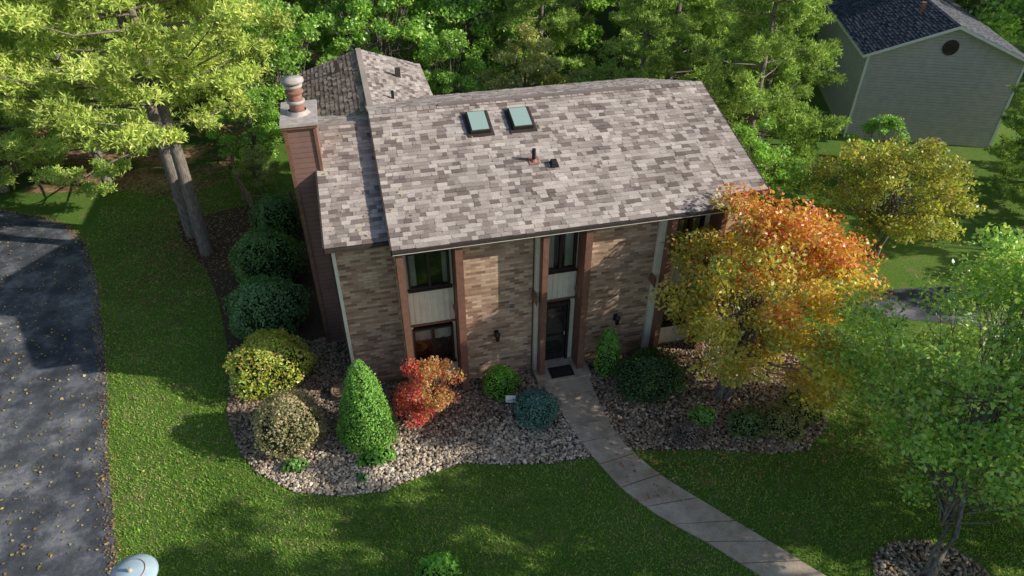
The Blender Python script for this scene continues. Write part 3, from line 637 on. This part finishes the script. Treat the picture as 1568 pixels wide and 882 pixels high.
def fg(P,rs,ids): return pal(len(P),[(.19,.30,.055),(.23,.35,.065),(.13,.24,.05),(.3,.34,.08)],rs)
o_=decid(7.0,3.4,.9,36000,.115,fg,44,.10,150,lean=(2.1,2.1),stems=2,clr=.2).obj('cherry_tree'); o_.location=(10.6,-8.3,0)
dg=decid(8.5,3.0,2.6,7000,.17,fg,45,.2,46,clr=.155,flat=.7).mesh('ash_tree')
for x,y,s_,r_ in ((17.5,-9.6,1,0),(14.6,-11.4,1.3,5),(18.5,-14.2,1.6,2),(24.5,-13.0,1.5,4),(26,-9.6,1.2,1)): inst(dg,'ash_tree',(x,y,0),r_,s_)
# ---------------------------------------------------------------- background trees
def gr(cols):
    return lambda P,rs,ids: pal(len(P),cols,rs)
G1=decid(9,3.8,.8,17000,.21,gr([(.14,.25,.04),(.18,.31,.05),(.10,.19,.035),(.25,.34,.06)]),51,.2,85,clr=.19).mesh('oak_tree')
G2=decid(8,3.3,.5,15000,.18,gr([(.17,.29,.045),(.21,.33,.055),(.13,.23,.04)]),52,.17,70,clr=.2).mesh('linden_tree')
G3=decid(6,2.5,.4,10000,.16,gr([(.28,.27,.08),(.22,.26,.08),(.19,.24,.07),(.33,.27,.11)]),53,.13,55,clr=.22).mesh('dogwood_tree')
P1=pine(11,3.8,.8,61,300,22,((.22,.30,.075),(.26,.34,.085),(.17,.25,.06)),tl=.22,tw=.024,nq=8,cr=.40).mesh('white_pine')
P2=pine(12,3.4,.8,62,190,18,((.12,.19,.055),(.16,.22,.065),(.1,.155,.05)),tl=.26,tw=.028,nq=7).mesh('white_pine_dark')
PY=pine(14,4.8,5.2,63,250,30,((.36,.43,.10),(.41,.46,.12),(.28,.36,.08)),.22,.22,.45,.024,9,.50,1.5).mesh('yellow_pine')
PL=pine(11,4.2,1.0,64,260,24,((.34,.44,.10),(.39,.46,.12),(.25,.36,.08)),.22,.18,.6,.024,9,.45,1.5).mesh('larch_tree')
inst(PY,'tall_pine_tree',(-6.7,9.8,0),0,1); inst(PY,'tall_pine_tree',(-7.4,11.3,0),2.1,1.02)
for x,y,r_,s_ in ((-11.6,16.6,1,.95),(-16,17.3,3,1),(-21,19,4,1.1),(-13,22,5,1.15),(-19,25,.4,1.2)): inst(PL,'larch_tree',(x,y,0),r_,s_)
for x,y,r_,s_ in ((15.6,9.4,0,.98),(18.2,12.5,2,.92),(12.8,14.5,4,.85),(17,20,1,1.1),(9.8,21,3,.95),(26.5,4.0,2,.62),(29,7,4,.7)): inst(P1,'white_pine_tree',(x,y,0),r_,s_)
for x,y,r_,s_ in ((24,28,0,1.1),(31,31,2,1.2),(42,24,1,1.3),(-24,30,3,1.2),(-12,31,2,1.2)): inst(P2,'spruce_tree',(x,y,0),r_,s_)
for x,y,r_,s_ in ((-3.5,19.5,0,.78),(1.5,22,2,.88),(6.5,24,1,.95),(-8,26,4,1.05),(0,29,3,1.15),(20,28,5,1.1),(12,27,2,1.1),(16,35,1,1.3),(6,34,3,1.3),(36,32,0,1.3),(-30,24,1,1.2),(-4,38,3,1.3),(26,36,2,1.3),(23.5,22.5,3,.8)): inst(G1,'oak_tree',(x,y,0),r_,s_)
for x,y,r_,s_ in ((-5,16.5,0,.5),(4.5,18.5,2,.66),(13.8,6.4,4,.58),(21.5,8.5,1,.42),(30,0,2,.8)): inst(G2,'linden_tree',(x,y,0),r_,s_)
for x,y,r_,s_ in ((8,17.5,0,.95),(10.5,16,2,.65),(20.5,-.3,1,.35),(-4.8,14.2,2,.4),(12.0,4.5,2,.45)): inst(G3,'dogwood_tree',(x,y,0),r_,s_)
for i in range(26):
    a=math.radians(15+155*(i+random.uniform(-.4,.4))/26); R_d=random.uniform(42,60); inst(random.choice([G1,G1,P2,G2]),'woodland_tree',(R_d*math.cos(a),R_d*math.sin(a),0),random.uniform(0,6),random.uniform(1.3,1.7))
# ---------------------------------------------------------------- small objects
b=B()
fp=[(-6.3,18),(-6,15.8),(-5.6,13.8),(-5.0,12.0),(-3.4,11.8),(-1.6,11.7)]
for x,y in fp: b.box(x-.06,x+.06,y-.06,y+.06,0,1.25,'wood')
for (a,c),(d,e_) in zip(fp[:-1],fp[1:]):
    for z in (.45,.8,1.1): b.tube([(a,c,z),(d,e_,z-.03)],[.035,.035],'wood',5)
b.obj('split_rail_fence')
b=B()
for x in np.linspace(18.2,30,13): y=-1.9-.26*(x-18.2); b.box(x-.04,x+.04,y-.04,y+.04,0,.95,'white')
for z in (.35,.62,.88): b.tube([(18.2,-1.9,z),(30,-1.9-.26*11.8,z)],[.035,.035],'white',4)
b.obj('white_rail_fence')
b=B(); b.box(2.72,2.74,-1.0,-.98,0,.42,'metalcap'); V=[(2.57,-1.05,.36),(2.85,-1.12,.36),(2.87,-1.02,.52),(2.59,-.95,.52)]; V+=[(x+.004,y+.02,z) for x,y,z in V]
b.add(V,[(0,1,2,3),(7,6,5,4),(0,4,5,1),(1,5,6,2),(2,6,7,3),(3,7,4,0)],'white'); b.box(2.6,2.84,-1.085,-1.07,.42,.44,'paleblue'); b.obj('yard_sign')
b=B()
for z in (.05,.13,.21): 
    t=np.linspace(0,6.283,25); b.tube([(-2+.26*math.cos(q),.75+.26*math.sin(q),z) for q in t],[.045]*25,'wood',6)
b.tube([(-2,.75,0),(-2,.75,.24)],[.2,.2],'wood',16,cap=True); b.obj('garden_hose_reel')
b=B(); lx,ly,lz=-5.2,-6.76,4.0
b.tube([(lx,ly,0),(lx,ly,.5),(lx,ly,.52),(lx,ly,3.6)],[.11,.10,.06,.045],'trimdark',10)
b.tube([(lx,ly,3.55),(lx,ly,3.62),(lx,ly,3.86),(lx,ly,3.88)],[.08,.16,.24,.26],'metalcap',16)
b.tube([(lx,ly,3.84),(lx,ly,3.86),(lx,ly,3.91),(lx,ly,3.97),(lx,ly,4.0),(lx,ly,4.01)],[.37,.40,.37,.24,.09,.02],'paleblue',28)
b.tube([(lx,ly,3.99),(lx,ly,4.08)],[.04,.03],'metalcap',10,cap=True); b.tube([(lx,ly,3.975),(lx,ly,3.99)],[.25,.23],'metalcap',24); b.obj('lamp_post')
print('done')
